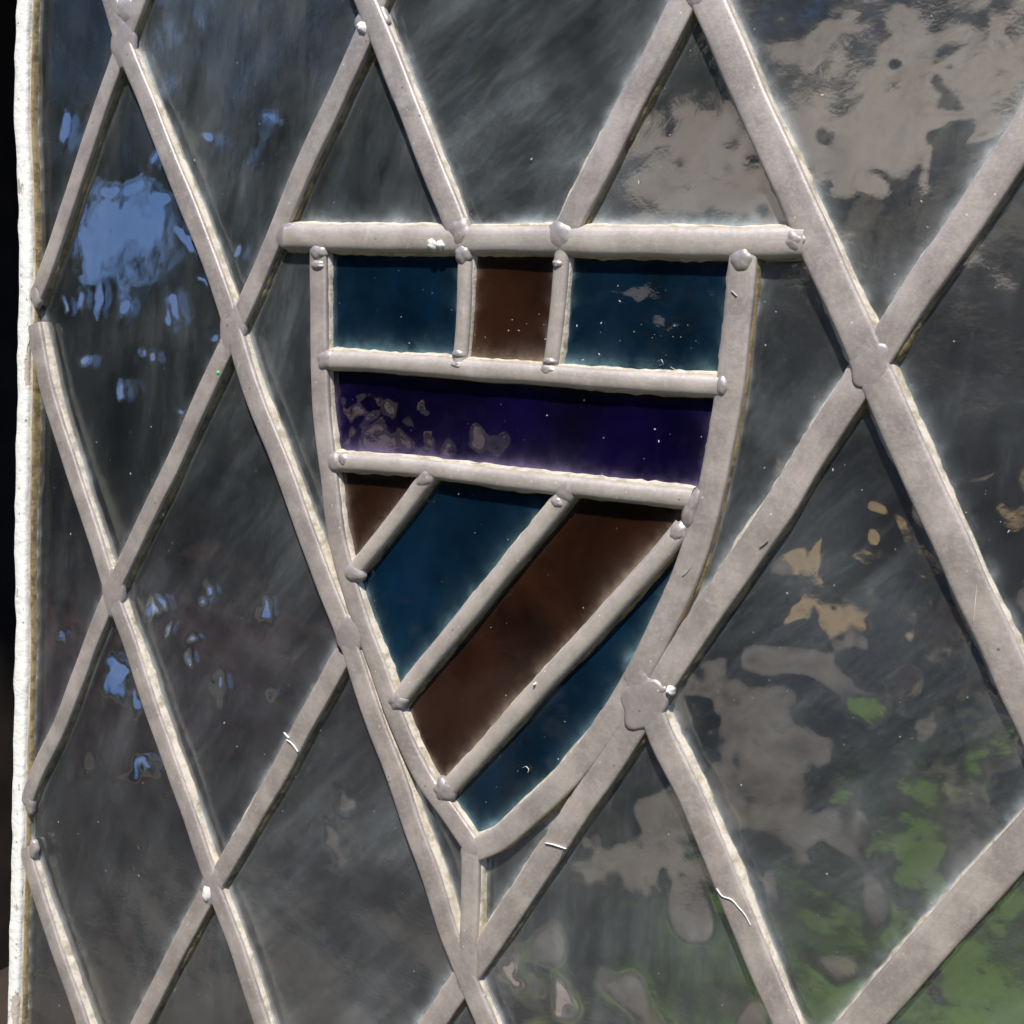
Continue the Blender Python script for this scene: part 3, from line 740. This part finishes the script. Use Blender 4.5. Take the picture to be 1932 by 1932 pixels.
for cx, cy, rx, ry in ((816, 461, 11, 13), (832, 462, 9, 11), (684, 52, 11, 13), (391, 1686, 9, 18), (1264, 1303, 8, 10), (1010, 1290, 3, 3)):
    solder(cx, cy, rx, ry, 0, window, h=.0014, mat=M_white, name='white_oxide_spot', base=-.0002)
M_green = mat_simple('green_paint', (.05, .55, .12), (.08, .65, .18), 300)
solder(412, 703, 3, 4, 0, window, h=.0006, mat=M_green, name='green_paint_spot', base=.0001)

# ------------------------------------------------------------------ what the glass mirrors: a made-up garden, out of view, laid out for its reflections
O = np.array([.30, 0, -.16]); GROUND = -1.6
def pos(az, d, z=GROUND):
    return np.array([O[0] + d * math.sin(R_(az)), -d * math.cos(R_(az)), z])
def sector(az0, az1, d0, d1, z, n_=16):
    v_ = []
    for i in range(n_ + 1):
        a = az0 + (az1 - az0) * i / n_
        v_ += [pos(a, d0 * (1 + .05 * math.sin(i * 1.7)), z), pos(a, d1 * (1 + .05 * math.sin(i * 2.3)), z)]
    return v_, [(2 * i, 2 * i + 2, 2 * i + 3, 2 * i + 1) for i in range(n_)]
M_ground = mat_simple('ground_soil', (.010, .0095, .008), (.018, .016, .014), 3)

M_terrace = mat_simple('pale_paving', (.56, .43, .30), (.80, .66, .50), 1.0)

def mat_patch(name, a, b, scale, centre, rad, edge=.9):
    """ground patch whose colour fades to dark so its reflection has soft edges"""
    t = NT(name); v = t.coord(loc=(-centre[0], -centre[1], -centre[2]))
    ln = t.n('ShaderNodeVectorMath', _operation='LENGTH'); t.l(v, ln.inputs[0])
    dd = t.math('ADD', ln.outputs['Value'], t.math('MULTIPLY', t.math('SUBTRACT', t.noise(v, .9, 4), .5), 1.1))
    cover = t.ramp(dd, rad, rad * (1 - edge))
    colr = t.mix(t.ramp(t.noise(v, scale, 4), .3, .7), c4(*a), c4(*b))
    t.l(t.mix(cover, c4(.014, .0125, .011), colr), t.b.inputs['Base Color']); t.b.inputs['Roughness'].default_value = .9
    return t.m
M_lawn = mat_patch('lawn_grass', (.09, .17, .025), (.19, .30, .06), 3, pos(8, 2.6), 1.5, .6)
M_gravel = mat_patch('gravel', (.50, .32, .12), (.66, .46, .20), 4, pos(13, 10.2), 4.2, .35)
M_earth = mat_patch('added_earth', (.11, .09, .066), (.34, .285, .22), 1.1, pos(12, 4.8), 2.0, .95)
new_mesh('ground', [(-150, -300, GROUND), (150, -300, GROUND), (150, 3, GROUND), (-150, 3, GROUND)], [(0, 1, 2, 3)], M_ground, smooth=False)['kind'] = 'structure'
v, f = sector(24, 42, 3.9, 6.0, GROUND + .012)
new_mesh('added_terrace', v, f, M_terrace, smooth=False)['kind'] = 'structure'  # unseen paving added as the brightest reflector
v, f = sector(-6, 32, 6.9, 14.2, GROUND + .008)
new_mesh('added_gravel', v, f, M_gravel, smooth=False)['kind'] = 'structure'  # unseen gravel added to give the golden reflections
v, f = sector(-16, 40, 2.8, 7.0, GROUND + .008)
new_mesh('added_earth', v, f, M_earth, smooth=False)['kind'] = 'structure'  # unseen earth added to give the dim brown reflections
v, f = sector(-22, 40, 1.1, 4.2, GROUND + .004)
new_mesh('lawn', v, f, M_lawn, smooth=False)['kind'] = 'structure'

def leaves(centres, radii, count, size, seed):
    r = np.random.default_rng(seed)
    c_ = np.asarray(centres)[r.integers(0, len(centres), count)]; 
    d = r.normal(0, 1, (count, 3)); d /= np.linalg.norm(d, axis=1)[:, None]
    rad = np.asarray(radii) * (r.uniform(.45, 1, count)**.5)[:, None]
    p = c_ + d * rad
    a = r.normal(0, 1, (count, 3)); a /= np.linalg.norm(a, axis=1)[:, None]
    b = np.cross(a, r.normal(0, 1, (count, 3))); b /= np.linalg.norm(b, axis=1)[:, None]
    s = size * r.uniform(.6, 1.3, (count, 1))
    v_ = np.stack([p - a * s, p - b * s * .55, p + a * s, p + b * s * .55], 1).reshape(-1, 3)
    return v_, np.arange(count * 4).reshape(-1, 4)
M_leaf = mat_simple('dark_foliage', (.012, .022, .008), (.03, .05, .018), 1.5)
M_bark = mat_simple('bark', (.03, .024, .018), (.06, .05, .038), 6)
hc = [pos(a, 8.2, z) for a in np.arange(-84, 1, 1.6) for z in (-1.3, -.7, -.1, .5, 1.1, 1.7, 2.2, 2.6) if (z < 2.5 or a < -36) and not (-50.5 < a < -44.5 and z > .9)]  # unseen hedge, height and gap shaped for how much sky the glass mirrors
v, q = leaves(hc, (.5, .5, .42), 40000, .12, 1)
hedge = tag(new_mesh('hedge', v, q, M_leaf, None, smooth=False), 'made-up dark clipped hedge mirrored in the panes along the left edge', 'hedge')
hv, hf = [], []
for i, a in enumerate(np.arange(-84, 1, 3)):
    hv += [pos(a, 8.2, GROUND), pos(a, 8.2, .8 if -51 < a < -44 else 2.5 if a < -36 else 2.1)]
hf = [(2 * i, 2 * i + 2, 2 * i + 3, 2 * i + 1) for i in range(len(hv) // 2 - 1)]
hs = new_mesh('hedge_stems', [tuple(x + np.array([0, dy, 0])) for dy in (-.2, .2) for x in hv], hf + [tuple(k + len(hv) for k in q_) for q_ in hf], M_bark, hedge, smooth=False)

hc = [pos(a, 14.5, z) for a in np.arange(-2, 86, 1.4) for z in (-1.2, -.5, .2, .9, 1.6, 2.3)]  # second unseen hedge, added to close sky gaps in the reflections
v, q = leaves(hc, (.6, .6, .5), 22000, .16, 2)
tag(new_mesh('hedge', v, q, M_leaf, None, smooth=False), 'made-up tall dark hedge mirrored at the far end of the garden', 'hedge')

def tree(loc, h, w, seed, label):  # unseen trees added as dark backing for the reflections
    e = empty('tree', tuple(loc)); tag(e, label, 'tree', 'added unseen trees mirrored behind the hedges')
    r = np.random.default_rng(seed)
    th = np.linspace(0, 2 * np.pi, 9)[:-1]
    lv = [(0, .38), (h * .25, .26), (h * .55, .16), (h * .9, .04)]
    v_ = np.concatenate([np.c_[np.cos(th) * rr_, np.sin(th) * rr_, np.full(8, z)] for z, rr_ in lv])
    f_ = [(j * 8 + k, j * 8 + (k + 1) % 8, j * 8 + 8 + (k + 1) % 8, j * 8 + 8 + k) for j in range(3) for k in range(8)]
    new_mesh('trunk', v_, f_, M_bark, e)
    cs = np.c_[r.normal(0, w * .32, 26), r.normal(0, w * .32, 26), r.uniform(h * .12, h * .95, 26)]
    v_, q_ = leaves(cs, (w * .28, w * .28, h * .13), 9500, .34, seed + 50)
    new_mesh('crown', v_, q_, M_leaf, e, smooth=False)
for i, (a, d, h, w, lb) in enumerate(((38, 22, 11, 7.5, 'added dark tree mirrored at the far right edge of the garden'), (-33, 24, 8.5, 6.5, 'added dark tree mirrored behind the middle of the near hedge'), (-21, 25, 11, 7.5, 'added dark tree mirrored behind the near hedge beside the shed'), (-7, 26, 11.5, 7.5, 'added dark tree mirrored behind the shed roof'), (7, 24, 11, 7.5, 'added dark tree mirrored right of the shed'), (22, 22, 11, 7.5, 'added dark tree mirrored at the right of the far hedge'))):
    tree(pos(a, d), h, w, i + 20, lb)

# made-up shed out of view, its pale roof a reflector for the glass
M_roof = mat_simple('pale_shingle', (.66, .46, .28), (.82, .62, .40), 1.4)
M_brick = mat_simple('red_brick', (.24, .07, .05), (.36, .12, .08), 6)
M_wood = mat_simple('dark_wood', (.05, .03, .02), (.08, .05, .035), 6)
shed = empty('added_shed', tuple(pos(-8, 5.3)))
tag(shed, 'made-up low timber shed with pale shingle roof mirrored in the upper right panes', 'shed')
def part(name, v_, f_, mt, parent): return new_mesh(name, v_, f_, mt, parent, smooth=False)
v, f = box_faces(-.85, .85, -2.0, -.08, 0, 2.1); part('wall', v, f, M_wood, shed)
v, f = box_faces(-.35, .35, -.078, -.04, .02, 1.85); part('door', v, f, M_wood, shed)
ze, zr = 2.2, 3.45
roof = part('rafter_deck', [(-1.05, 0, ze - .05), (1.05, 0, ze - .05), (1.05, -2.2, zr - .05), (-1.05, -2.2, zr - .05)], [(0, 1, 2, 3)], M_wood, shed)
shingle_me = None
for k in range(12):                               # courses of shingles, each lapping the one below
    for c_ in range(9):
        if shingle_me is None:
            v, f = box_faces(-.112, .112, -.21, 0, -.008, .008)
            sg = part('shingle', v, f, M_roof, roof); shingle_me = sg.data
        else:
            sg = bpy.data.objects.new('shingle', shingle_me); col.objects.link(sg); sg.parent = roof
        sg.location = (-.93 + c_ * .2325 + (k % 2) * .03, -.02 - k * .182, ze + k * .182 * (zr - ze) / 2.2 + .004)
        sg.rotation_euler = (-math.atan2(zr - ze, 2.2) + .06, 0, random.uniform(-.02, .02))

# low red brick planter, added out of view to give red reflections
pl = empty('added_planter', tuple(pos(-49, 4.4))); pl.rotation_euler[2] = R_(-42)
tag(pl, 'made-up low red brick planter mirrored in the lower left panes', 'planter')
brick_me = None
for row in range(6):
    for k in range(8):
        v, f = box_faces(-.105, .105, -.05, .05, -.0325, .0325)
        if brick_me is None:
            b_ = new_mesh('brick', v, f, M_brick, pl, smooth=False); brick_me = b_.data
        else:
            b_ = bpy.data.objects.new('brick', brick_me); col.objects.link(b_); b_.parent = pl
        b_.location = (-.85 + k * .222 + (row % 2) * .11, random.uniform(-.004, .004), .04 + row * .075)
v, f = box_faces(-.95, .98, -.30, .042, 0.001, .43); part('soil_bed', v, f, M_ground, pl)
